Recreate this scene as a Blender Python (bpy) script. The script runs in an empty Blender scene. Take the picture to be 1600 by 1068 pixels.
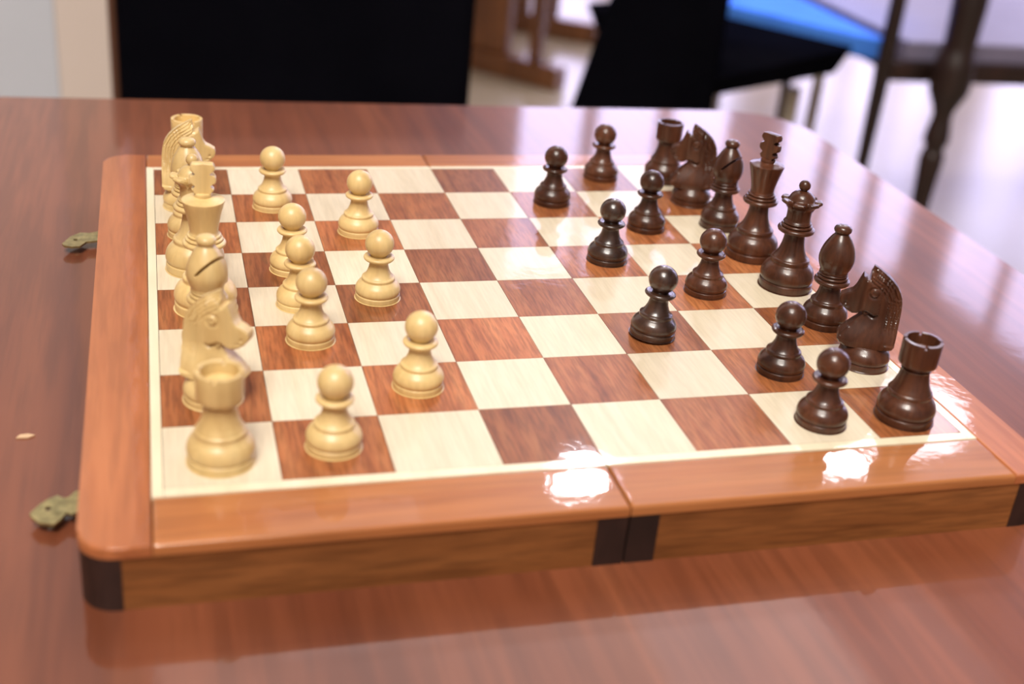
import bpy, bmesh, math, random
from mathutils import Vector, Matrix
from mathutils.geometry import delaunay_2d_cdt
random.seed(7)
scene = bpy.context.scene
C = scene.collection
PI = math.pi

# ------------------------------------------------------------------ camera
CAM = Vector((-.1551, -.525, .2434)); YAW, PIT, ROLL, FPX = .3057, -.4668, .0986, 1930.6
fw = Vector((math.cos(PIT)*math.sin(YAW), math.cos(PIT)*math.cos(YAW), math.sin(PIT)))
rt = fw.cross(Vector((0, 0, 1))).normalized(); up = rt.cross(fw)
r2 = rt*math.cos(ROLL)+up*math.sin(ROLL); u2 = -rt*math.sin(ROLL)+up*math.cos(ROLL)
cd = bpy.data.cameras.new('camera'); cam = bpy.data.objects.new('camera', cd); C.objects.link(cam)
M = Matrix((r2, u2, -fw)).transposed().to_4x4(); M.translation = CAM
cam.matrix_world = M
cd.sensor_width = 36; cd.lens = FPX/1600*36; cd.clip_start = .01; cd.clip_end = 60
cd.dof.use_dof = True; cd.dof.focus_distance = .575; cd.dof.aperture_fstop = 6.2; cd.dof.aperture_blades = 0
scene.camera = cam

# ------------------------------------------------------------------ world, light, exposure
w = bpy.data.worlds.new('world'); scene.world = w; w.use_nodes = True
w.node_tree.nodes['Background'].inputs[0].default_value = (.9, .85, .95, 1)
w.node_tree.nodes['Background'].inputs[1].default_value = .3
vs = scene.view_settings
vs.view_transform = 'Standard'; vs.look = 'None'; vs.exposure = -0.02; vs.gamma = 1; vs.use_curve_mapping = False

def area(name, loc, target, sx, sy, power, col, shape='RECTANGLE', spread=PI):
    l = bpy.data.lights.new(name, 'AREA'); l.shape = shape; l.size = sx
    if shape in ('RECTANGLE', 'ELLIPSE'): l.size_y = sy
    l.energy = power; l.color = col; l.spread = spread
    o = bpy.data.objects.new(name, l); C.objects.link(o); o.location = loc
    o.rotation_euler = (Vector(target)-Vector(loc)).to_track_quat('-Z', 'Y').to_euler()
    return o
def dirpt(el, az, dist, p=(-.012, -.172, 0)):     # a point in the hall at elevation / azimuth from a point on the board
    el, az = math.radians(el), math.radians(az)
    return (p[0]+dist*math.cos(el)*math.sin(az), p[1]+dist*math.cos(el)*math.cos(az), p[2]+dist*math.sin(el))
area('ceiling_panel_light', (-.9, -1.6, 3.6), (0, 0, 0), 1.8, 1.8, 165, (1, .94, .86))
area('ceiling_panel_light', (1.6, 3.6, 4.4), (1.6, 3.6, 0), 4, 3, 70, (1, .95, .92))
area('ceiling_panel_light', (3.5, 4.3, 4.5), (3.5, 4.3, 0), 2.0, 1.8, 9, (.88, .84, 1))
area('ceiling_panel_light', (.9, 5.6, 4.5), (.9, 5.6, 0), 1.0, 1.4, 4, (.95, .9, 1))
area('lamp_light', dirpt(32.6, 22.1, 4.2), (0, -.17, 0), .19, .15, 13, (.93, .93, 1), 'ELLIPSE')
area('lamp_light', dirpt(29.4, 35.0, 4.4, (.093, -.172, 0)), (.1, -.17, 0), .24, .18, 5.5, (.92, .9, 1), 'ELLIPSE')
area('lamp_light', dirpt(26.8, 38.1, 4.4, (.142, -.145, 0)), (.14, -.15, 0), .36, .28, 3, (.95, .88, 1), 'ELLIPSE')
for k in range(5):           # the bulbs of a chandelier above the photographer
    a = k*2*PI/5
    area('bulb_light', (-.55+.20*math.cos(a), -1.35+.20*math.sin(a), 1.75), (0, 0, 0), .045, .045, 4.5, (1, .93, .85), 'DISK')

# ------------------------------------------------------------------ node helpers
def mat(name):
    m = bpy.data.materials.new(name); m.use_nodes = True
    return m, m.node_tree, m.node_tree.nodes['Principled BSDF']
def N(nt, t, **kw):
    n = nt.nodes.new(t)
    for k, v in kw.items(): setattr(n, k, v)
    return n
def ramp(nt, stops):
    n = N(nt, 'ShaderNodeValToRGB'); e = n.color_ramp.elements
    while len(e) < len(stops): e.new(.5)
    for i, (p, c) in enumerate(stops): e[i].position = p; e[i].color = (*c, 1)
    return n
def plain(name, col, rough=.5, metal=0, coat=0, noise=.0, scale=8, spec=.5):
    m, nt, b = mat(name)
    b.inputs['Roughness'].default_value = rough; b.inputs['Metallic'].default_value = metal
    b.inputs['Coat Weight'].default_value = coat; b.inputs['Coat Roughness'].default_value = .08; b.inputs['Specular IOR Level'].default_value = spec
    tc = N(nt, 'ShaderNodeTexCoord'); nz = N(nt, 'ShaderNodeTexNoise'); nz.inputs['Scale'].default_value = scale
    nt.links.new(tc.outputs['Object'], nz.inputs['Vector'])
    a = tuple(c*(1-noise) for c in col); d = tuple(min(1, c*(1+noise)) for c in col)
    r = ramp(nt, [(.3, a), (.7, d)]); nt.links.new(nz.outputs['Fac'], r.inputs[0]); nt.links.new(r.outputs[0], b.inputs['Base Color'])
    return m
def wood(name, dark, mid, light, stretch=(1, .06, 1), scale=60, rough=.4, coat=.5, coatr=.08, rand='object',
         vary=.12, pore=.3, bump=.0, porescale=6, spec=.5, blotch=14):
    m, nt, b = mat(name); L = nt.links.new
    tc = N(nt, 'ShaderNodeTexCoord'); oi = N(nt, 'ShaderNodeObjectInfo')
    add = N(nt, 'ShaderNodeVectorMath', operation='ADD'); mul = N(nt, 'ShaderNodeVectorMath', operation='MULTIPLY')
    off = N(nt, 'ShaderNodeVectorMath', operation='SCALE')
    if rand == 'object':
        cx = N(nt, 'ShaderNodeCombineXYZ'); L(oi.outputs['Random'], cx.inputs[0]); L(oi.outputs['Random'], cx.inputs[1]); L(oi.outputs['Random'], cx.inputs[2])
        L(cx.outputs[0], off.inputs[0]); off.inputs['Scale'].default_value = 3.7
    else:
        L(oi.outputs['Location'], off.inputs[0]); off.inputs['Scale'].default_value = 31.0 if rand == 'loc' else 0.0
    L(tc.outputs['Object'], add.inputs[0]); L(off.outputs[0], add.inputs[1])
    L(add.outputs[0], mul.inputs[0]); mul.inputs[1].default_value = stretch
    n1 = N(nt, 'ShaderNodeTexNoise'); n1.inputs['Scale'].default_value = scale; n1.inputs['Detail'].default_value = 6; n1.inputs['Distortion'].default_value = .6
    L(mul.outputs[0], n1.inputs['Vector'])
    n2 = N(nt, 'ShaderNodeTexNoise'); n2.inputs['Scale'].default_value = scale*porescale; n2.inputs['Detail'].default_value = 3
    L(mul.outputs[0], n2.inputs['Vector'])
    n3 = N(nt, 'ShaderNodeTexNoise'); n3.inputs['Scale'].default_value = blotch; n3.inputs['Detail'].default_value = 3
    L(add.outputs[0], n3.inputs['Vector'])
    r = ramp(nt, [(.28, dark), (.5, mid), (.75, light)]); L(n1.outputs['Fac'], r.inputs[0])
    rp = ramp(nt, [(.38, (1-pore,)*3), (.58, (1, 1, 1))]); L(n2.outputs['Fac'], rp.inputs[0])
    mx = N(nt, 'ShaderNodeMix', data_type='RGBA', blend_type='MULTIPLY'); mx.inputs[0].default_value = 1
    L(r.outputs[0], mx.inputs[6]); L(rp.outputs[0], mx.inputs[7])
    rb = ramp(nt, [(.3, (1-vary,)*3), (.7, (1, 1, 1))]); L(n3.outputs['Fac'], rb.inputs[0])
    m2 = N(nt, 'ShaderNodeMix', data_type='RGBA', blend_type='MULTIPLY'); m2.inputs[0].default_value = 1
    L(mx.outputs[2], m2.inputs[6]); L(rb.outputs[0], m2.inputs[7])
    hs = N(nt, 'ShaderNodeHueSaturation'); L(m2.outputs[2], hs.inputs['Color'])
    mr = N(nt, 'ShaderNodeMapRange'); mr.inputs[3].default_value = 1-vary*1.3; mr.inputs[4].default_value = 1+vary*.9
    if rand == 'object': L(oi.outputs['Random'], mr.inputs[0])
    else:
        wn = N(nt, 'ShaderNodeTexWhiteNoise'); L(oi.outputs['Location'], wn.inputs['Vector']); L(wn.outputs['Value'], mr.inputs[0])
    L(mr.outputs[0], hs.inputs['Value']); L(hs.outputs[0], b.inputs['Base Color'])
    b.inputs['Roughness'].default_value = rough; b.inputs['Coat Weight'].default_value = coat; b.inputs['Coat Roughness'].default_value = coatr
    b.inputs['Specular IOR Level'].default_value = spec
    if bump:
        bp = N(nt, 'ShaderNodeBump'); bp.inputs['Strength'].default_value = bump; bp.inputs['Distance'].default_value = .0006
        n4 = N(nt, 'ShaderNodeTexNoise'); n4.inputs['Scale'].default_value = 90; n4.inputs['Detail'].default_value = 4
        L(tc.outputs['Object'], n4.inputs['Vector']); L(n4.outputs['Fac'], bp.inputs['Height']); L(bp.outputs[0], b.inputs['Coat Normal'])
    return m

M_cream = wood('maple_square_wood', (.68, .585, .42), (.735, .645, .48), (.77, .69, .53), (1, .07, 1), 150, .4, .45, .035, vary=.05, pore=.07, bump=.10, spec=.2)
M_brown = wood('sheesham_square_wood', (.27, .080, .027), (.42, .140, .048), (.53, .205, .075), (1, .09, 1), 150, .4, .45, .035, vary=.24, pore=.32, bump=.12, spec=.2)
M_rail = wood('lacquered_rail_wood', (.35, .105, .036), (.46, .155, .056), (.54, .20, .078), (1, .07, 1), 60, .38, .7, .04, vary=.10, pore=.16, bump=.14, spec=.2)
M_railx = wood('lacquered_cross_rail_wood', (.36, .115, .036), (.46, .170, .055), (.52, .21, .072), (.06, 1, 1), 60, .38, .7, .04, vary=.08, pore=.14, bump=.14, spec=.2)
M_inlay = wood('inlay_wood', (.78, .68, .48), (.84, .75, .54), (.88, .8, .6), (1, .1, 1), 60, .4, .6, .08, vary=.04, pore=.04)
M_side = wood('side_panel_wood', (.20, .070, .020), (.25, .092, .027), (.30, .115, .036), (.06, 1, .7), 130, .5, .1, .25, vary=.16, pore=.28, spec=.2, blotch=30)
M_block = wood('dark_block_wood', (.012, .005, .003), (.026, .010, .007), (.045, .018, .012), (.4, 1, .2), 90, .55, .0, .25, vary=.2, pore=.2)
M_seam = plain('dark_seam_glue', (.05, .022, .014), .7)
M_white = wood('boxwood', (.58, .395, .155), (.70, .505, .215), (.77, .585, .275), (1, 1, .12), 85, .42, .22, .28, 'loc', vary=.08, pore=.06, blotch=60)
M_black = wood('stained_rosewood', (.036, .011, .0055), (.078, .025, .011), (.125, .043, .019), (1, 1, .12), 110, .36, .45, .13, 'loc', vary=.22, pore=.25, blotch=50, spec=.35)
M_darker = wood('dark_stained_rosewood', (.018, .008, .005), (.040, .017, .010), (.085, .035, .018), (1, 1, .12), 110, .34, .7, .14, 'loc', vary=.15, pore=.3, blotch=60)
M_table = wood('mahogany_tabletop', (.165, .044, .019), (.245, .072, .031), (.33, .105, .044), (1, .06, 1), 22, .45, .8, .06, 'none', vary=.14, pore=.2, bump=.04, porescale=9, blotch=7, spec=.2)
M_brass = plain('aged_brass', (.42, .36, .17), .34, .85, noise=.3, scale=300)
M_blackfab = plain('black_fabric', (.0035, .0035, .0055), 1, noise=.2, spec=.0)
M_darkwood = wood('dark_turned_wood', (.012, .005, .003), (.025, .009, .006), (.04, .014, .008), (1, 1, .1), 20, .45, .1, .15, 'none', vary=.1)
M_midwood = wood('reddish_trestle_wood', (.13, .045, .012), (.20, .075, .022), (.26, .10, .03), (1, 1, .1), 14, .4, .3, .2, 'none', vary=.1)
M_seat = plain('pale_satin_cushion', (.22, .20, .30), .5, coat=.0, noise=.06, scale=14)
M_blueglow = plain('blue_glow_cushion', (.08, .28, 1), .8, coat=.0, spec=.1, noise=.1, scale=10)  # blue light put into the cushion colour
M_cream_wall = plain('cream_wall_paint', (.52, .44, .37), .7, noise=.04, scale=2)
M_brown_wall = plain('warm_hall_wall', (.42, .30, .22), .8, noise=.1, scale=1.5)
M_pillar = plain('pale_pillar_paint', (.80, .69, .62), .6, noise=.04, scale=3)
M_metal = plain('pale_metal_leg', (.45, .40, .32), .4, .3)
M_cloth = plain('grey_pink_cloth', (.42, .34, .36), .8, noise=.5, scale=12)

# ------------------------------------------------------------------ object helpers
def link_mesh(name, me, parent=None):
    o = bpy.data.objects.new(name, me); C.objects.link(o)
    if parent: o.parent = parent
    return o
def obj(name, bm, m, parent=None, smooth=False, loc=None, angle=38, wn=False):
    bmesh.ops.recalc_face_normals(bm, faces=bm.faces)
    if smooth:
        for f in bm.faces: f.smooth = True
        for e in bm.edges:
            if len(e.link_faces) == 2 and e.calc_face_angle() > math.radians(angle): e.smooth = False
    me = bpy.data.meshes.new(name); bm.to_mesh(me); bm.free(); me.materials.append(m)
    o = link_mesh(name, me, parent)
    if wn:
        md = o.modifiers.new('weighted', 'WEIGHTED_NORMAL'); md.keep_sharp = True; md.weight = 100
    if loc: o.location = loc
    return o
def thing(name, label, cat, loc=(0, 0, 0), rz=0, group=None):
    o = bpy.data.objects.new(name, None); C.objects.link(o); o.empty_display_size = .02
    o.location = loc; o.rotation_euler = (0, 0, rz); o['label'] = label; o['category'] = cat
    if group: o['group'] = group
    return o
def struct(name, bm, m, parent=None):
    o = obj(name, bm, m, parent)
    if not parent: o['kind'] = 'structure'
    return o
def box(bm, x0, x1, y0, y1, z0, z1, bevel=0, seg=2):
    v = [bm.verts.new((x, y, z)) for x in (x0, x1) for y in (y0, y1) for z in (z0, z1)]
    fs = [bm.faces.new([v[i] for i in q]) for q in ((0, 1, 3, 2), (4, 6, 7, 5), (0, 4, 5, 1), (2, 3, 7, 6), (0, 2, 6, 4), (1, 5, 7, 3))]
    if bevel:
        es = set(e for f in fs for e in f.edges)
        bmesh.ops.bevel(bm, geom=list(es), offset=bevel, segments=seg, affect='EDGES', profile=.5)
    return bm
def bx(*a, **k): return box(bmesh.new(), *a, **k)
def prism(pts, z0, z1, bevel=0, seg=2):
    bm = bmesh.new()
    lo = [bm.verts.new((x, y, z0)) for x, y in pts]; hi = [bm.verts.new((x, y, z1)) for x, y in pts]
    n = len(pts); bm.faces.new(lo); top = bm.faces.new(hi)
    for i in range(n): bm.faces.new((lo[i], lo[(i+1) % n], hi[(i+1) % n], hi[i]))
    if bevel: bmesh.ops.bevel(bm, geom=list(top.edges), offset=bevel, segments=seg, affect='EDGES', profile=.5)
    return bm
def catmull(p, k=3):
    out = []
    for i in range(len(p)-1):
        a, b, c, d = p[max(i-1, 0)], p[i], p[i+1], p[min(i+2, len(p)-1)]
        for j in range(k):
            t = j/k
            out.append(tuple(.5*((2*b[q])+(-a[q]+c[q])*t+(2*a[q]-5*b[q]+4*c[q]-d[q])*t*t+(-a[q]+3*b[q]-3*c[q]+d[q])*t**3) for q in (0, 1)))
    out.append(p[-1]); return out
def lathe(prof, segs=56, k=3, fn=None, angs=None, s=.001, bm=None, center=(0, 0), z0=0):
    """prof in mm, closed to the axis at both ends when radius is 0"""
    bm = bm or bmesh.new(); P = catmull(prof, k) if k > 1 else prof
    angs = angs or [i*2*PI/segs for i in range(segs)]
    rings = []
    for idx, (r, z) in enumerate(P):
        if r < .02: rings.append([bm.verts.new((center[0], center[1], z*s+z0))]); continue
        ring = []
        for a in angs:
            rr, zz = fn(r, z, a) if fn else (r, z)
            ring.append(bm.verts.new((center[0]+rr*s*math.cos(a), center[1]+rr*s*math.sin(a), zz*s+z0)))
        rings.append(ring)
    n = len(angs)
    for A, B in zip(rings, rings[1:]):
        if len(A) == 1 and len(B) == 1: continue
        for i in range(n):
            j = (i+1) % n
            if len(A) == 1: bm.faces.new((A[0], B[i], B[j]))
            elif len(B) == 1: bm.faces.new((A[i], A[j], B[0]))
            else: bm.faces.new((A[i], A[j], B[j], B[i]))
    if len(rings[0]) > 1: bm.faces.new(rings[0])
    if len(rings[-1]) > 1: bm.faces.new(rings[-1])
    return bm
def copy_tree(o, parent=None):
    c = o.copy(); C.objects.link(c)
    if parent: c.parent = parent
    for ch in list(o.children): copy_tree(ch, c)
    return c

# ------------------------------------------------------------------ the hall
FL = -.775
struct('floor', bx(-3.5, 6.5, -3.5, 8.5, FL-.1, FL), plain('pale_polished_floor', (.40, .34, .25), .21, coat=.0, noise=.12, scale=1.2))
HX0, HX1, HY0, HY1, HZ = -3.5, 6.5, -3.5, 8.5, 4.6
struct('wall_left', bx(HX0-.1, HX0, HY0, HY1, FL, HZ), M_brown_wall)
struct('wall_front', bx(HX0, HX1, HY0-.1, HY0, FL, HZ), M_cream_wall)
struct('wall_right', bx(HX1, HX1+.1, HY0, HY1, FL, HZ), M_cream_wall)
struct('ceiling', bx(HX0, HX1, HY0, HY1, HZ, HZ+.1), M_brown_wall)
struct('wall_back', bx(HX0, HX1, HY1, HY1+.1, FL, HZ), M_brown_wall)
# tall bright windows in the right part of the back wall
mw, nt, b = mat('daylight_window_glass')
b.inputs['Base Color'].default_value = (.3, .3, .35, 1); b.inputs['Roughness'].default_value = .1
b.inputs['Emission Color'].default_value = (.70, .65, 1, 1); b.inputs['Emission Strength'].default_value = 5.3
def window(n, x0, x1, z0, z1, y):
    o = struct('window_%d' % n, bx(x0, x1, y-.04, y-.02, z0, z1), mw)
    for k in range(4):
        xx = x0+(x1-x0)*k/3
        obj('mullion', bx(xx-.06, xx+.06, y-.09, y-.041, z0, z1), M_cream_wall, o)
    for zz in (z0, (z0+z1)/2, z1): obj('transom', bx(x0, x1, y-.10, y-.091, zz-.05, zz+.05), M_cream_wall, o)
window(1, 2.5, 4.4, -.15, 3.9, HY1)
window(2, 4.8, 6.3, -.15, 3.9, HY1)
o = struct('window_3', bx(HX1-.04, HX1-.02, 5.6, 8.1, -.15, 3.9), mw)
for k in range(4): obj('mullion', bx(HX1-.09, HX1-.041, 5.54+k*.833, 5.66+k*.833, -.15, 3.9), M_cream_wall, o)
o = struct('window_4', bx(HX1-.04, HX1-.02, 2.4, 5.0, -.15, 3.9), mw)
for k in range(4): obj('mullion', bx(HX1-.09, HX1-.041, 2.34+k*.867, 2.46+k*.867, -.15, 3.9), M_cream_wall, o)
# pale pillar behind the table on the left
pl = thing('pillar', 'pale cream square pillar at the left edge behind the table', 'pillar', (-.62, 1.75, FL))
obj('shaft', bx(-.5, .405, -.15, .3, .12, HZ-FL, bevel=.01), M_pillar, pl)
obj('facing_board', bx(-.5, .312, -.154, -.1502, .12, HZ-FL, bevel=.0015), plain('pale_grey_facing', (.66, .70, .78), .6, noise=.04, scale=3), pl)
obj('plinth', bx(-.53, .43, -.19, .33, 0, .12, bevel=.01), M_pillar, pl)

# ------------------------------------------------------------------ the table under the board
TZ = -.025
tb = thing('table', 'reddish brown polished wooden table under the chess board', 'table', (0, 0, FL))
def rounded(pts, rads, k=8):
    out = []; n = len(pts)
    for i, p in enumerate(pts):
        p = Vector(p); a = Vector(pts[i-1]); c = Vector(pts[(i+1) % n]); r = rads[i]
        if r == 0: out.append(tuple(p)); continue
        da, dc = (a-p).normalized(), (c-p).normalized()
        th = da.angle(dc)/2; t = r/math.tan(th); cen = p+(da+dc).normalized()*(r/math.sin(th))
        s, e = p+da*t-cen, p+dc*t-cen
        a0 = math.atan2(s.y, s.x); a1 = math.atan2(e.y, e.x); d = (a1-a0+PI) % (2*PI)-PI
        for j in range(k+1): out.append((cen.x+r*math.cos(a0+d*j/k), cen.y+r*math.sin(a0+d*j/k)))
    return out
tp = rounded([(-.86, -.47), (.335, -.47), (.338, .366), (-.86, .400)], [.04, .04, .045, .04])
tz = TZ-FL
obj('tabletop', prism(tp, tz-.028, tz, bevel=.004, seg=3), M_table, tb, smooth=True, angle=50, wn=True)
obj('apron', bx(-.78, .26, -.40, .31, tz-.11, tz-.028), M_table, tb)
for x in (-.76, .24):
    for y in (-.38, .29): obj('leg', bx(x-.03, x+.03, y-.03, y+.03, 0, tz-.028, bevel=.004), M_table, tb)

# ------------------------------------------------------------------ the chess board
bd = thing('chess_board', 'open folding wooden chess board with inlaid squares on the table', 'chess board', (0, 0, 0))
XL, XR, YF, YB = -.1855, .1795, -.1920, .1860
CR = .012; H = .025; TT = .0042
xs = [-.1583, -.1183, -.0783, -.0383, 0, .0383, .0783, .1178, .1550]
G = .00012
hl = bpy.data.objects.new('board_half', None); C.objects.link(hl); hl.parent = bd; hl['label'] = 'left half with the light pieces'
hr = bpy.data.objects.new('board_half', None); C.objects.link(hr); hr.parent = bd; hr['label'] = 'right half with the dark pieces'
sq_mesh = {}
def square(i, j):
    wx = round((xs[i+1]-xs[i]), 4); lite = (i+j) % 2 == 0
    key = (wx, lite)
    if key not in sq_mesh:
        bm = bx(-wx/2+G, wx/2-G, -.02+G, .02-G, -.0020, 0)
        me = bpy.data.meshes.new('square'); bmesh.ops.recalc_face_normals(bm, faces=bm.faces); bm.to_mesh(me); bm.free()
        me.materials.append(M_cream if lite else M_brown); sq_mesh[key] = me
    o = link_mesh('square', sq_mesh[key], hl if i < 4 else hr)
    o.location = ((xs[i]+xs[i+1])/2, (j-3.5)*.04, 0)
    return o
for j in range(8):
    for i in range(8): square(i, j)
IL, IR, IF, IB = -.1622, .1590, -.1648, .1640      # outer edge of the pale inlay
fg = .0003                                            # half of the fold gap
def plank(name, pts, z0, z1, m, par, bevel=0): return obj(name, prism(pts, z0, z1, bevel=bevel, seg=3), m, par, smooth=bool(bevel), angle=50, wn=bool(bevel))
def rect(x0, x1, y0, y1): return [(x0, y0), (x1, y0), (x1, y1), (x0, y1)]
for par, s in ((hl, -1), (hr, 1)):
    xo, xi, xq = (XL, IL, -.1583) if s < 0 else (XR, IR, .1550)
    a, bb = sorted((s*fg, xi))
    # pale inlay strips
    plank('inlay_strip', rect(*sorted((xi, xq-s*G*-1)), IF, IB), -.002, .00003, M_inlay, par)
    q0, q1 = sorted((s*fg, xq))
    plank('inlay_strip', rect(q0, q1, IF, -.16-G), -.002, .00003, M_inlay, par)
    plank('inlay_strip', rect(q0, q1, .16+G, IB), -.002, .00003, M_inlay, par)
    plank('core_panel', rect(*sorted((s*fg, xi)), IF, IB), -.006, -.0021, M_seam, par)
    # top rails: the side rail runs the full depth, the cross rails butt against it
    xj = xi+s*G
    side = rounded(rect(*sorted((xo, xj)), YF, YB), [CR, 0, 0, CR] if s < 0 else [0, CR, CR, 0])
    plank('side_rail', side, -TT, 0, M_rail, par, .0013)
    c0, c1 = sorted((s*fg, xj-s*G*2))
    plank('cross_rail', rect(c0, c1, YF, IF-G), -TT, 0, M_railx, par, .0013)
    plank('cross_rail', rect(c0, c1, IB+G, YB), -TT, 0, M_railx, par, .0013)
    # box sides
    bw_ = .0135 if s < 0 else .0172
    s0, s1 = sorted((s*.0118, xo-s*bw_)); e = .0006
    plank('side_panel', rect(s0, s1, YF+e, YF+.009), -H, -TT, M_side, par)
    plank('side_panel', rect(s0, s1, YB-.009, YB-e), -H, -TT, M_side, par)
    plank('end_panel', rect(*sorted((xo-s*e, xo-s*.009)), YF+.0135, YB-.0135), -H, -TT, M_side, par)
    for y, d in ((YF, 1), (YB, -1)):
        f0, f1 = sorted((s*.0004, s*.0117))
        plank('fold_block', rect(f0, f1, *sorted((y+d*e*.6, y+d*.0118))), -H, -TT, M_block, par)
        x_in = xo-s*bw_; xe, ye = xo-s*e*.6, y+d*e*.6
        pts = [(x_in, ye), (xe, ye), (xe, y+d*.0134), (x_in, y+d*.0134)]
        rr = rounded(pts, [0, CR-.0006, 0, 0])
        obj('corner_block', prism(rr, -H, -TT), M_block, par, smooth=True, angle=30)
    plank('bottom_panel', rect(*sorted((s*.001, xo-s*.0095)), YF+.0125, YB-.0125), -H+.0005, -H+.003, M_side, par)
# brass clasps at the left end
def clasp(pts, hole, name='clasp_hook'):
    z0, z1 = -.0213, -.0202
    cx = sum(p[0] for p in pts)/len(pts); bm = bmesh.new(); n = len(pts)
    hp = [(hole[0]+.0011*math.cos(i*PI/4), hole[1]+.0018*math.sin(i*PI/4)) for i in range(8)]
    allp = [Vector(p) for p in pts+hp]
    ed = [(i, (i+1) % n) for i in range(n)]+[(n+i, n+(i+1) % 8) for i in range(8)]
    vs_, es_, fs_, *_ = delaunay_2d_cdt(allp, ed, [], 1, 1e-7)
    hv = Vector(hole)
    for z in (z0, z1):
        V = [bm.verts.new((v.x, v.y, z+(.0006 if v.x > -.193 else 0))) for v in vs_]
        for f in fs_:
            c = sum((vs_[i] for i in f), Vector((0, 0)))/3
            if (c-hv).length < .0013: continue
            bm.faces.new([V[i] for i in f])
    bm.verts.ensure_lookup_table(); nv = len(vs_)
    be = [e for e in bm.edges if len(e.link_faces) == 1 and e.verts[0].index < 0]
    bm.verts.index_update()
    for e in [e for e in bm.edges if len(e.link_faces) == 1]:
        a, c = e.verts[0].index, e.verts[1].index
        if a < nv and c < nv: bm.faces.new((bm.verts[a], bm.verts[c], bm.verts[c+nv], bm.verts[a+nv]))
    return obj(name, bm, M_brass, hl)
c1 = clasp([(-.204, -.1395), (-.2014, -.1347), (-.1984, -.1311), (-.1953, -.1291), (-.1929, -.1322), (-.1912, -.1316), (-.1892, -.1282), (-.1852, -.1277), (-.1852, -.1408), (-.1899, -.1426), (-.1917, -.1412), (-.1934, -.1444), (-.1956, -.1472), (-.1981, -.1461), (-.2007, -.1454), (-.203, -.142)], (-.198, -.1372))
c2 = clasp([(-.2054, .1043), (-.2017, .1136), (-.1971, .1187), (-.1922, .1167), (-.1852, .12), (-.1852, .1068), (-.1935, .1062), (-.1964, .1004), (-.2005, .0998), (-.2043, .1017)], (-.199, .109))

# ------------------------------------------------------------------ chess pieces (profiles in mm)
def base_prof(R, top):          # round foot, groove, bulge, shoulder and ring; top = (ring z, ring r)
    zr, rr = top; k = zr/10.3
    return [(0, 0), (R*.965, 0), (R*.99, .15), (R, .6), (R, 2.2*k), (R*.985, 2.5*k), (R*.955, 2.7*k), (R*.965, 2.95*k), (R*1.005, 3.6*k), (R*1.015, 4.6*k),
            (R*.995, 5.7*k), (R*.93, 7.1*k), (R*.82, 8.3*k), (rr*1.01, 8.9*k), (rr*.985, 9.2*k), (rr*.99, 9.6*k), (rr, 10.1*k), (rr*.98, 10.5*k), (rr*.93, 10.8*k)]
def stem(rr, z0, pts, rcap):    # joins the ring to the neck and closes at the axis
    return [(rr*.87, z0)]+pts+[(rcap, pts[-1][1]+.3), (0, pts[-1][1]+.3)]
def pawn(m, R=10.2):
    t = bpy.data.objects.new('pawn', None)
    C.objects.link(t)
    obj('base', lathe(base_prof(R, (10.3, 7.6))+[(6.5, 11.2), (5.6, 12.5), (4.8, 14.4), (4.35, 16.3), (4.2, 17.6), (4.3, 18.2), (3, 18.4), (0, 18.4)]), m, t, True)
    obj('collar', lathe([(0, 18.1), (4.3, 18.1), (5.3, 18.5), (6.4, 19.0), (6.95, 19.6), (7.0, 20.2), (6.5, 20.75), (5.2, 20.95), (3.9, 20.8), (0, 20.8)]), m, t, True)
    obj('head', lathe([(0, 20.6), (3.3, 20.6)]+[(6.55*math.sin(a), 26.7-6.35*math.cos(a)) for a in [math.radians(x) for x in range(36, 180, 12)]]+[(0, 33.05)]), m, t, True)
    return t
def boolean_cut(o, bm_cut):
    me = bpy.data.meshes.new('cut'); bmesh.ops.recalc_face_normals(bm_cut, faces=bm_cut.faces); bm_cut.to_mesh(me); bm_cut.free()
    c = bpy.data.objects.new('cut', me); C.objects.link(c)
    md = o.modifiers.new('b', 'BOOLEAN'); md.operation = 'DIFFERENCE'; md.object = c; md.solver = 'EXACT'
    bpy.context.view_layer.update()
    ev = o.evaluated_get(bpy.context.evaluated_depsgraph_get())
    new = bpy.data.meshes.new_from_object(ev); o.modifiers.clear(); o.data = new
    bpy.data.objects.remove(c)
def rings3(z, r1, r2, r3, neck):        # big collar with two beads above, from z up
    return [(0, z-.9), (neck, z-.9), (neck+.8, z-.5), (r1*.93, z-.2), (r1, z+.7), (r1*.99, z+1.5), (r1*.9, z+2.1), (r2*.9, z+2.3), (r2*.99, z+2.6), (r2, z+3.1), (r2*.95, z+3.6),
            (r3*.9, z+3.8), (r3*.98, z+4.1), (r3, z+4.6), (r3*.94, z+5.1), (neck, z+5.3), (0, z+5.3)]
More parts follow.
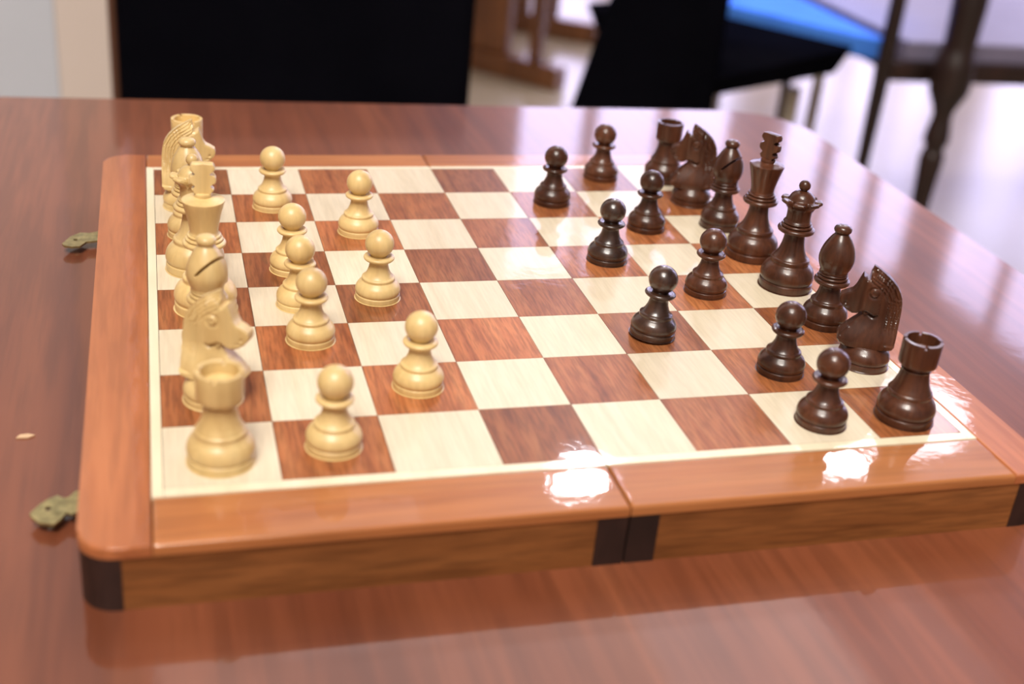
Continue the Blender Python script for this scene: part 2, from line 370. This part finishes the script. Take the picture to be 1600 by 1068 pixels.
def bishop(m, R=10.6, slit=0):
    t = bpy.data.objects.new('bishop', None); C.objects.link(t)
    obj('base', lathe(base_prof(R, (12.0, 7.9))+[(6.7, 13.0), (5.8, 14.8), (5.15, 17.0), (4.85, 19.2), (4.9, 20.6), (3, 20.8), (0, 20.8)]), m, t, True)
    obj('collar', lathe(rings3(21.3, 8.3, 7.2, 6.7, 4.9)), m, t, True)
    h = obj('mitre', lathe([(0, 26.4), (6.1, 26.4), (6.5, 27.6), (7.5, 29.8), (8.15, 32.2), (8.25, 34.0), (7.95, 36.2), (7.2, 38.8), (6.1, 41.2), (4.7, 43.6), (3.3, 45.4), (2.7, 46.1), (0, 46.3)]), m, t, True)
    bm = bx(-.012, .012, -.0006, .0006, 0, .014)
    bmesh.ops.transform(bm, matrix=Matrix.Rotation(slit, 4, 'Z') @ Matrix.Translation((0, -.0008, .0345)) @ Matrix.Rotation(math.radians(38), 4, 'X'), verts=bm.verts)
    boolean_cut(h, bm)
    obj('finial', lathe([(0, 45.8), (2.6, 45.8), (3.5, 46.3), (4.05, 47.2), (4.0, 48.2), (3.3, 49.2), (1.9, 49.8), (0, 50)]), m, t, True)
    return t
def rook(m, R=11.8, hs=1.0):
    t = bpy.data.objects.new('rook', None); C.objects.link(t)
    obj('base', lathe(base_prof(R, (12.8, 9.1))+[(8.2, 14.0), (7.3, 15.8), (6.5, 18.2), (6.0, 20.6), (5.8, 22.4), (5.9, 23.2), (3, 23.5), (0, 23.5)]), m, t, True)
    an = [i*2*PI/60 for i in range(60)]; nd = .075
    for k in range(4):
        a = PI/4+k*PI/2+.3
        an = [x for x in an if abs(x-a) > .09]+[a-nd-.006, a-nd, a+nd, a+nd+.006]
    an.sort()
    def fn(r, z, a):
        for k in range(4):
            c = PI/4+k*PI/2+.3
            if abs(a-c) <= nd+.001 and z > 35.0: return r, z-1.3
        return r, z
    prof = [(0, 23.2), (6.1, 23.2), (6.35, 23.6), (7.6, 24.6), (8.5, 25.4), (8.65, 25.8), (8.7, 28), (8.75, 31), (8.8, 35.6), (8.65, 36.0), (7.3, 36.05), (7.05, 35.8), (6.9, 34.0), (6.8, 31.2), (6.2, 30.9), (0, 30.8)]
    prof = [(r*hs, z) for r, z in prof]
    obj('battlement', lathe(prof, k=1, fn=fn, angs=an), m, t, True, angle=30)
    return t
def royal_base(m, t, R=13.3):
    obj('base', lathe(base_prof(R, (15.2, 9.7))+[(8.5, 16.3), (7.1, 18.4), (6.0, 21.5), (5.3, 25), (5.05, 28), (5.1, 29.6), (3, 29.8), (0, 29.8)]), m, t, True)
def queen(m, R=13.2):
    t = bpy.data.objects.new('queen', None); C.objects.link(t)
    royal_base(m, t, R)
    obj('collar', lathe(rings3(29.9, 9.1, 7.7, 7.0, 5.2)), m, t, True)
    def fn(r, z, a):
        if r > 6.6 and 42.5 < z < 47.5:
            c = abs(math.cos(a*3.5)); k = min(1, c*1.7); return 6.4+(r-6.2)*(.02+1.04*k), z-(1-k)*1.8
        return r, z
    obj('coronet', lathe([(0, 34.9), (6.2, 34.9), (6.0, 36), (5.9, 38.5), (6.1, 41.0), (6.7, 42.6), (8.0, 43.9), (9.4, 44.7), (9.8, 45.4), (9.3, 46.2), (8.0, 46.2), (7.0, 46.1), (6.4, 46.6), (5.6, 48.3), (4.0, 49.8), (2.2, 50.6), (1.4, 50.9), (0, 51)], segs=84, fn=fn), m, t, True)
    obj('finial', lathe([(0, 50.3), (1.2, 50.3)]+[(2.85*math.sin(a), 53.2-2.8*math.cos(a)) for a in [math.radians(x) for x in range(30, 180, 15)]]+[(0, 56)]), m, t, True)
    return t
def king(m, R=13.3, face=0):
    t = bpy.data.objects.new('king', None); C.objects.link(t)
    royal_base(m, t, R)
    obj('collar', lathe(rings3(30.0, 9.1, 8.0, 7.2, 5.2)), m, t, True)
    obj('crown', lathe([(0, 35), (6.0, 35), (6.0, 36), (6.15, 38), (6.9, 42), (8.0, 46.5), (8.95, 50.0), (8.85, 50.5), (8.3, 50.75), (6, 51.4), (4, 52.0), (0, 52.2)], k=2), m, t, True)
    obj('cross_foot', lathe([(0, 51.4), (3.3, 51.4), (3.7, 52.2), (3.7, 53.0), (3.2, 53.7), (0, 53.8)]), m, t, True)
    half = [(2.6, 53.2), (3.0, 54.2), (4.3, 54.6), (4.6, 55.6), (3.2, 56.2), (2.2, 57.0), (3.2, 57.7), (5.0, 58.0), (5.5, 58.8), (5.5, 60.6), (5.0, 61.4), (3.0, 61.6), (2.1, 62.3), (3.0, 63.0), (4.6, 63.4), (5.1, 64.2), (5.1, 65.4), (4.3, 66.6), (2.4, 66.9)]
    pts = half+[(0, 66.7)]+[(-x, z) for x, z in reversed(half)]
    bm = bmesh.new(); A = [bm.verts.new((x*.001, -.0021, z*.001)) for x, z in pts]; B = [bm.verts.new((x*.001, .0021, z*.001)) for x, z in pts]
    fa = bm.faces.new(A); fb = bm.faces.new(B); n = len(pts)
    for i in range(n): bm.faces.new((A[i], A[(i+1) % n], B[(i+1) % n], B[i]))
    bmesh.ops.bevel(bm, geom=list(fa.edges)+list(fb.edges), offset=.0005, segments=2, affect='EDGES', profile=.5)
    bmesh.ops.rotate(bm, verts=bm.verts, cent=(0, 0, 0), matrix=Matrix.Rotation(face, 3, 'Z'))
    obj('cross', bm, m, t, True)
    return t

OUT = [(-4.2, 46.9), (-2.6, 46.2), (-1.2, 45.4), (.1, 44.6), (2.7, 43.1), (5.0, 41.2), (7.2, 39.0), (8.9, 36.6), (10.0, 34.2), (10.6, 31.6), (11.0, 28), (11.2, 23.6), (11.3, 19), (11.3, 16), (11.2, 12.6), (10.3, 11.0),
       (8.4, 10.3), (4, 9.4), (0, 9.0), (-5, 9.0), (-9.6, 9.2), (-12.6, 10.6), (-13.6, 12.0), (-13.0, 13.7), (-10.7, 17.0), (-7.9, 20.6), (-4.6, 24.4), (-5.8, 25.5), (-7.4, 24.6), (-9.4, 24.2), (-11.6, 24.9), (-13.8, 26.4),
       (-15.2, 28.2), (-15.8, 30.0), (-15.4, 31.8), (-13.2, 33.2), (-11.0, 34.2), (-9.8, 36.0), (-9.0, 38.4), (-8.3, 40.6), (-7.7, 42.1), (-6.0, 40.9), (-4.9, 41.0), (-4.9, 43.4)]
JAW = [(-5.6, 25.4), (-4.2, 25.9), (-2.2, 25.0), (-.4, 24.0), (1.0, 24.6)]
def seg_d(p, a, b):
    ap = (p[0]-a[0], p[1]-a[1]); ab = (b[0]-a[0], b[1]-a[1]); t = max(0, min(1, (ap[0]*ab[0]+ap[1]*ab[1])/(ab[0]**2+ab[1]**2+1e-9)))
    return math.hypot(ap[0]-t*ab[0], ap[1]-t*ab[1])
def sst(a, b, x):
    t = max(0, min(1, (x-a)/(b-a))); return t*t*(3-2*t)
def inside(p, poly):
    c = False; n = len(poly)
    for i in range(n):
        x1, y1 = poly[i]; x2, y2 = poly[(i+1) % n]
        if (y1 > p[1]) != (y2 > p[1]) and p[0] < (x2-x1)*(p[1]-y1)/(y2-y1)+x1: c = not c
    return c
def horse_mesh():
    n = len(OUT)
    out = []
    for i in range(n):
        a, b = OUT[i], OUT[(i+1) % n]; k = max(1, int(math.hypot(b[0]-a[0], b[1]-a[1])/.9))
        out += [(a[0]+(b[0]-a[0])*j/k, a[1]+(b[1]-a[1])*j/k) for j in range(k)]
    n = len(out); pts = [Vector(p) for p in out]
    st = .62; y = 9.3
    row = 0
    while y < 47:
        x = -15+(row % 2)*st/2
        while x < 12:
            if inside((x, y), OUT) and min(seg_d((x, y), out[i], out[(i+1) % n]) for i in range(0, n)) > .42: pts.append(Vector((x, y)))
            x += st
        y += st*.87; row += 1
    vs_, es_, fs_, *_ = delaunay_2d_cdt(pts, [(i, (i+1) % n) for i in range(n)], [], 1, 1e-6)
    def thick(x, z, edge):
        head = 4.1-1.3*sst(-5, -13, x) if x < -5 else 4.1
        if z > 41: head -= 1.6*sst(41, 46, z)
        body = 3.6+3.4*sst(25, 11, z)
        # chest tapers towards its front ridge, the back towards the mane edge
        is_head = (x < -6.3 and z > 23) or (z-24.2 > -(x)*.15 and z > 24.4 and x < 1.2)
        h = head if is_head else body
        front = min(seg_d((x, z), OUT[i], OUT[i+1]) for i in (21, 22, 23, 24, 25))
        if not is_head: h -= 1.2-1.2*min(1, front/5.5) if front < 5.5 else 0
        crest = min(seg_d((x, z), OUT[i], OUT[i+1]) for i in range(2, 15))
        if crest < 7.5 and z > 13:
            h -= 1.5*(1-sst(0, 6, crest))
            if z > 17: h -= .75*abs(math.sin(crest*PI/1.35))**1.5*sst(0, .8, crest)*(1-sst(5.8, 7.2, crest))*sst(16, 22, z)
        if is_head or z > 22:
            de = math.hypot(x+1.9, z-35.2)
            h += .55*math.exp(-((de-1.35)/.38)**2)-.5*math.exp(-((de-2.3)/.5)**2)+.35*math.exp(-(de/.6)**2)
            dn = math.hypot(x+12.9, z-28.4); h -= .8*math.exp(-(dn/.55)**2)
            dm = seg_d((x, z), (-14, 26.6), (-10.6, 26.6)); h -= .35*math.exp(-(dm/.3)**2)
            dj = min(seg_d((x, z), JAW[i], JAW[i+1]) for i in range(4)); h -= 1.3*math.exp(-(dj/.55)**2)
        if edge: h *= .86
        return max(h, .9)
    bm = bmesh.new(); F = []; B = []
    for i, v in enumerate(vs_):
        e = i < n; h = thick(v.x, v.y, e)
        F.append(bm.verts.new((v.x*.001, -h*.001, v.y*.001))); B.append(bm.verts.new((v.x*.001, h*.001, v.y*.001)))
    for f in fs_:
        bm.faces.new([F[i] for i in f]); bm.faces.new([B[i] for i in reversed(f)])
    for i in range(n):
        j = (i+1) % n
        try: bm.faces.new((F[i], F[j], B[j], B[i]))
        except Exception: pass
    return bm
def knight(m, me_src, R=11.2):
    t = bpy.data.objects.new('knight', None); C.objects.link(t)
    obj('base', lathe([(0, 0), (R*.965, 0), (R, .5), (R, 2.4), (R*.985, 2.7), (R*.955, 2.9), (R*.97, 3.2), (R*1.01, 4.0), (R*1.0, 5.6), (R*.94, 7.2), (R*.86, 8.4), (R*.78, 9.3), (R*.72, 10.0), (R*.5, 10.4), (0, 10.4)]), m, t, True)
    if me_src is None: h = obj('horse_head', horse_mesh(), m, t, True, angle=32)
    else:
        me = me_src.copy(); me.materials.clear(); me.materials.append(m); h = link_mesh('horse_head', me, t)
    return t, h.data

Z = .00008
protos = {}
def place(kind, side, x, y, label, rz=0, tilt=None, m=None, group=None, slit=0):
    key = (kind, side, m.name if m else '')
    mm = m or (M_white if side == 'w' else M_black)
    if key not in protos:
        if kind == 'pawn': o = pawn(mm)
        elif kind == 'rook': o = rook(mm, hs=.95 if side == 'w' else .9)
        elif kind == 'bishop': o = bishop(mm)
        elif kind == 'queen': o = queen(mm)
        elif kind == 'king': o = king(mm)
        elif kind == 'knight':
            o, me = knight(mm, protos.get('horse')); protos['horse'] = me
        protos[key] = o
    else: o = copy_tree(protos[key])
    o.location = (x, y, Z); o.rotation_euler = (0, 0, rz)
    if tilt:
        ax, an = tilt; R = 10.2e-3
        o.rotation_euler = (Matrix.Rotation(an, 3, Vector(ax)) @ Matrix.Rotation(rz, 3, 'Z')).to_euler()
        o.location.z = Z+R*math.sin(abs(an))*.97
    o['label'] = label; o['category'] = 'chess piece'
    if group: o['group'] = group
    return o
GW, GB = 'light pawns on the board', 'dark pawns on the board'
WP = [(-.0980, .1017, 'light pawn farthest from the camera, on the brown square near the back left'),
      (-.0578, .0646, 'light pawn on a brown square right of the rearmost light pawn'),
      (-.0964, .0195, 'light pawn rearmost of the three crowded in a line before the light king'),
      (-.0970, -.0194, 'light pawn in the middle of the three crowded in a line'),
      (-.0962, -.0545, 'light pawn foremost of the three crowded in a line, overlapping the middle one'),
      (-.0609, -.0146, 'light pawn alone on a brown square just right of the crowded line of three'),
      (-.0584, -.0988, 'light pawn on a brown square, farthest to the right of all the light pieces'),
      (-.0978, -.1398, 'light blurred pawn nearest the camera, right of the front light rook')]
for x, y, l in WP: place('pawn', 'w', x, y, l, random.random()*6, group=GW)
place('rook', 'w', -.1383, -.1443, 'light wooden rook on the pale square at the near left corner', .2)
place('knight', 'w', -.1387, -.1000, 'light wooden knight directly behind the near left corner rook', PI-.50)
place('bishop', 'w', -.1385, -.0570, 'light wooden bishop between the near light knight and the light king', .8)
place('king', 'w', -.1379, -.0195, 'light wooden king with a cross on its crown, at the left edge', -.08)
place('queen', 'w', -.1408, .0235, 'light wooden queen with a small ball on top, behind the light king', .3)
place('bishop', 'w', -.1418, .0650, 'light wooden bishop behind the light queen, in front of the far knight', 2.4)
place('knight', 'w', -.1427, .1040, 'light wooden knight in front of the far left corner rook', PI-.06)
place('rook', 'w', -.1400, .1400, 'light wooden rook at the far left corner of the board', .9)
BP = [(.0584, .1033, 'dark pawn farthest left of the dark pieces, near the back'),
      (.1015, .1439, 'dark pawn on the back row, left of the far dark rook'),
      (.0636, .0213, 'dark blackish pawn left of and nearer than the pawn before the far knight'),
      (.1004, .0628, 'dark pawn in front of the far dark rook and knight'),
      (.1007, -.0200, 'dark pawn in front of the dark king, right of the leaning pawn'),
      (.0561, -.0636, 'very dark glossy pawn leaning to the right, the most advanced at the centre'),
      (.1014, -.1019, 'dark pawn left of the near dark knight, in front of the near bishop'),
      (.0986, -.1449, 'dark pawn nearest the camera, left of the front corner dark rook')]
for k, (x, y, l) in enumerate(BP):
    place('pawn', 'b', x, y, l, random.random()*6, m=M_darker if k in (2, 5) else None, group=GB, tilt=((-.3, .95, 0), .07) if k == 5 else None)
place('rook', 'b', .1367, -.1455, 'dark wooden rook at the near right corner of the board', .1)
place('knight', 'b', .1438, -.0985, 'dark wooden knight with carved mane behind the near dark rook', -.50)
place('bishop', 'b', .1453, -.0583, 'dark wooden bishop between the near dark knight and the dark queen', 2.9)
place('queen', 'b', .1462, -.0160, 'dark wooden queen with scalloped coronet and ball, nearer than the dark king', .5)
place('king', 'b', .1452, .0230, 'dark wooden king with a carved cross on its flared crown', -1.1)
place('bishop', 'b', .1446, .0640, 'dark wooden bishop with visible slit, between the king and far knight', .55)
place('knight', 'b', .1427, .1010, 'dark wooden knight between the far dark rook and the slit bishop', -.38)
place('rook', 'b', .1405, .1400, 'dark wooden rook on the back row beside the far knight', 1.1)

# ------------------------------------------------------------------ furniture behind
# chair drawn up to the far side of the table
c = thing('chair', 'black upholstered chair with dark wooden frame right behind the table', 'chair', (.02, .97, FL))
obj('back_pad', bx(-.217, .205, -.02, .035, .38, .97, bevel=.012, seg=3), M_blackfab, c)
for x in (-.219, .190):
    obj('back_post', bx(x-.006, x+.006, -.012, .03, 0, .985, bevel=.005), plain('brown_chair_frame', (.09, .035, .018), .4), c)
obj('seat', bx(-.21, .21, .04, .46, .40, .46, bevel=.02, seg=3), M_blackfab, c)
for x in (-.19, .19): obj('leg', bx(x-.018, x+.018, .41, .446, 0, .40, bevel=.004), M_darkwood, c)
# second chair under a black cover, seen from behind, its seat pointing right
c = thing('covered_chair', 'black covered chair with wide seat, right of the first black chair', 'chair', (0, 0, 0))
def hull(q0, q1, z0, z1):
    bm = bmesh.new(); A = [bm.verts.new((x, y, z0)) for x, y in q0]; B = [bm.verts.new((x, y, z1)) for x, y in q1]
    bm.faces.new(A); bm.faces.new(B); n = len(q0)
    for i in range(n): bm.faces.new((A[i], A[(i+1) % n], B[(i+1) % n], B[i]))
    bmesh.ops.bevel(bm, geom=list(bm.edges), offset=.008, segments=2, affect='EDGES', profile=.5)
    return bm
obj('back_cover', hull([(.535, 1.55), (.845, 1.55), (.93, 1.72), (.60, 1.72)], [(.70, 1.55), (.84, 1.57), (.90, 1.66), (.75, 1.66)], FL+.25, .14), M_blackfab, c, True, wn=True)
obj('seat', hull([(.84, 1.60), (1.24, 1.80), (.92, 2.15), (.80, 2.10)], [(.84, 1.56), (1.305, 1.85), (.98, 2.28), (.80, 2.20)], -.375, -.325), M_blackfab, c, True, wn=True)
for x, y in ((.60, 1.66), (.86, 1.62), (1.17, 1.84), (.93, 2.06)): obj('leg', lathe([(0, 0), (13, 0), (15, 200), (17, 358), (0, 358)], 16, 1, center=(x, y), z0=FL), M_metal, c, True)
# settee with turned posts at the right
c = thing('settee', 'dark wooden settee with turned post and pale cushion at the upper right', 'settee', (0, 0, 0))
def turned(x, y, prof, name='leg', m=M_darkwood): return obj(name, lathe(prof, 24, 3, center=(x, y), z0=FL), m, c, True)
thick = [(r*1.12, z) for r, z in [(0, 0), (13, 0), (15, 40), (19, 150), (24, 235), (20, 250), (19, 262), (25, 275), (23, 300), (19, 330), (24, 352), (36, 380), (39, 400), (39, 440), (34, 462), (30, 480), (31, 520), (33, 580), (26, 640), (20, 660), (28, 700), (28, 780), (0, 780)]]
turned(1.482, 1.74, thick)
turned(1.345, 1.79, [(0, 0), (11, 0), (13, 150), (17, 350), (18, 450), (17, 600), (16, 780), (0, 780)])
turned(2.75, 1.70, thick); 
turned(1.43, 2.35, [(0, 0), (10, 0), (13, 350), (13, 430), (0, 430)]); turned(2.75, 2.35, [(0, 0), (10, 0), (13, 350), (13, 430), (0, 430)])
obj('seat_rail', hull([(1.34, 1.785), (2.76, 1.70), (2.76, 1.74), (1.34, 1.825)], [(1.34, 1.785), (2.76, 1.70), (2.76, 1.74), (1.34, 1.825)], -.385, -.34), M_darkwood, c)
obj('cushion', hull([(1.40, 1.80), (2.74, 1.72), (2.74, 2.38), (1.40, 2.42)], [(1.40, 1.80), (2.74, 1.72), (2.74, 2.38), (1.40, 2.42)], -.345, -.30), M_seat, c, True, wn=True)
for xx in (1.42, 2.72):
    obj('side_rail', bx(xx-.015, xx+.015, 1.80, 2.38, -.385, -.345), M_darkwood, c)
obj('arm', bx(1.56, 1.66, 1.66, 2.1, -.02, .03, bevel=.02), M_blackfab, c)
# low seat added to carry a blue glow between the covered chair and the settee
c = thing('blue_glow_seat', 'low seat added for a blue glow, coloured blue, behind the covered chair', 'blue_glow_seat', (0, 0, 0))
obj('cushion', hull([(1.325, 1.90), (1.375, 1.86), (1.375, 2.6), (1.00, 2.6), (1.00, 2.37)], [(1.325, 1.89), (1.385, 1.84), (1.385, 2.6), (1.00, 2.6), (1.00, 2.36)], -.36, -.31), M_blueglow, c, True, wn=True)
for x, y in ((1.33, 2.02), (1.33, 2.54), (1.06, 2.40), (1.06, 2.54)): obj('leg', lathe([(0, 0), (12, 0), (14, 415), (0, 415)], 16, 1, center=(x, y), z0=FL), M_metal, c, True)
l = bpy.data.lights.new('added_blue_spot', 'SPOT'); l.energy = 520; l.color = (.10, .32, 1); l.spot_size = math.radians(12); l.spot_blend = 1; l.shadow_soft_size = .05  # added spot that makes the blue glow on the cushion
lo = bpy.data.objects.new('added_blue_spot', l); C.objects.link(lo); lo.location = (1.6, 3.4, 3.2)
lo.rotation_euler = (Vector((1.25, 2.10, -.31))-lo.location).to_track_quat('-Z', 'Y').to_euler()
# wooden trestle furniture between the two black chairs
def trestle(label, A, B, px, ph):
    t = thing('trestle_stand', label, 'trestle', (0, 0, 0), group='brown trestle stands between the black chairs')
    a, b_ = Vector((*A, 0)), Vector((*B, 0)); d = (b_-a).normalized(); nrm = Vector((-d.y, d.x, 0))
    def beam(name, s0, s1, z0, z1, wd):
        q = [a+d*s0-nrm*wd, a+d*s1-nrm*wd, a+d*s1+nrm*wd, a+d*s0+nrm*wd]; q = [(v.x, v.y) for v in q]
        obj(name, hull(q, q, z0, z1), M_midwood, t)
    L = (b_-a).length
    beam('foot_bar', -.12, L, FL, FL+.07, .035)
    for s0, s1 in px: beam('post', s0, s1, FL+.07, ph-.04, .02)
    beam('top_rail', -.12, L, ph-.04, ph, .045)
    return t
trestle('nearer brown wooden trestle stand with a broad panel and slim post', (.834, 3.309), (1.05, 3.06), ((-.04, .13), (.21, .25)), -.08)
trestle('farther brown wooden trestle stand half hidden behind the nearer one', (1.1086, 3.8544), (1.375, 3.66), ((0, .06), (.13, .17)), -.08)
bm = bmesh.new(); W_, Hn = 14, 5; grid = []
for i in range(W_+1):
    grid.append([bm.verts.new((.62+.40*i/W_, 2.62+.012*math.sin(i*1.7)+.004*j, -.30+.05*j+(.01*math.sin(i*1.1) if j == 0 else 0)+.035*(i/W_))) for j in range(Hn+1)])
for i in range(W_):
    for j in range(Hn): bm.faces.new((grid[i][j], grid[i+1][j], grid[i+1][j+1], grid[i][j+1]))
bmesh.ops.solidify(bm, geom=bm.faces[:], thickness=.006)
o = obj('hanging_cloth', bm, M_cloth, None, True); o['label'] = 'grey and pink cloth hanging above the trestle, beside the first black chair'; o['category'] = 'cloth'

fl = obj('wood_fleck', prism([(-.0035, -.001), (.001, -.0017), (.0036, -.0002), (.001, .0013), (-.002, .0012)], 0, .0005), plain('pale_fleck', (.62, .42, .25), .6), None)
fl.location = (-0.2101, -0.0793, TZ+.0001); fl.rotation_euler.z = .1
fl['label'] = 'tiny pale fleck lying on the table left of the board'; fl['category'] = 'fleck'
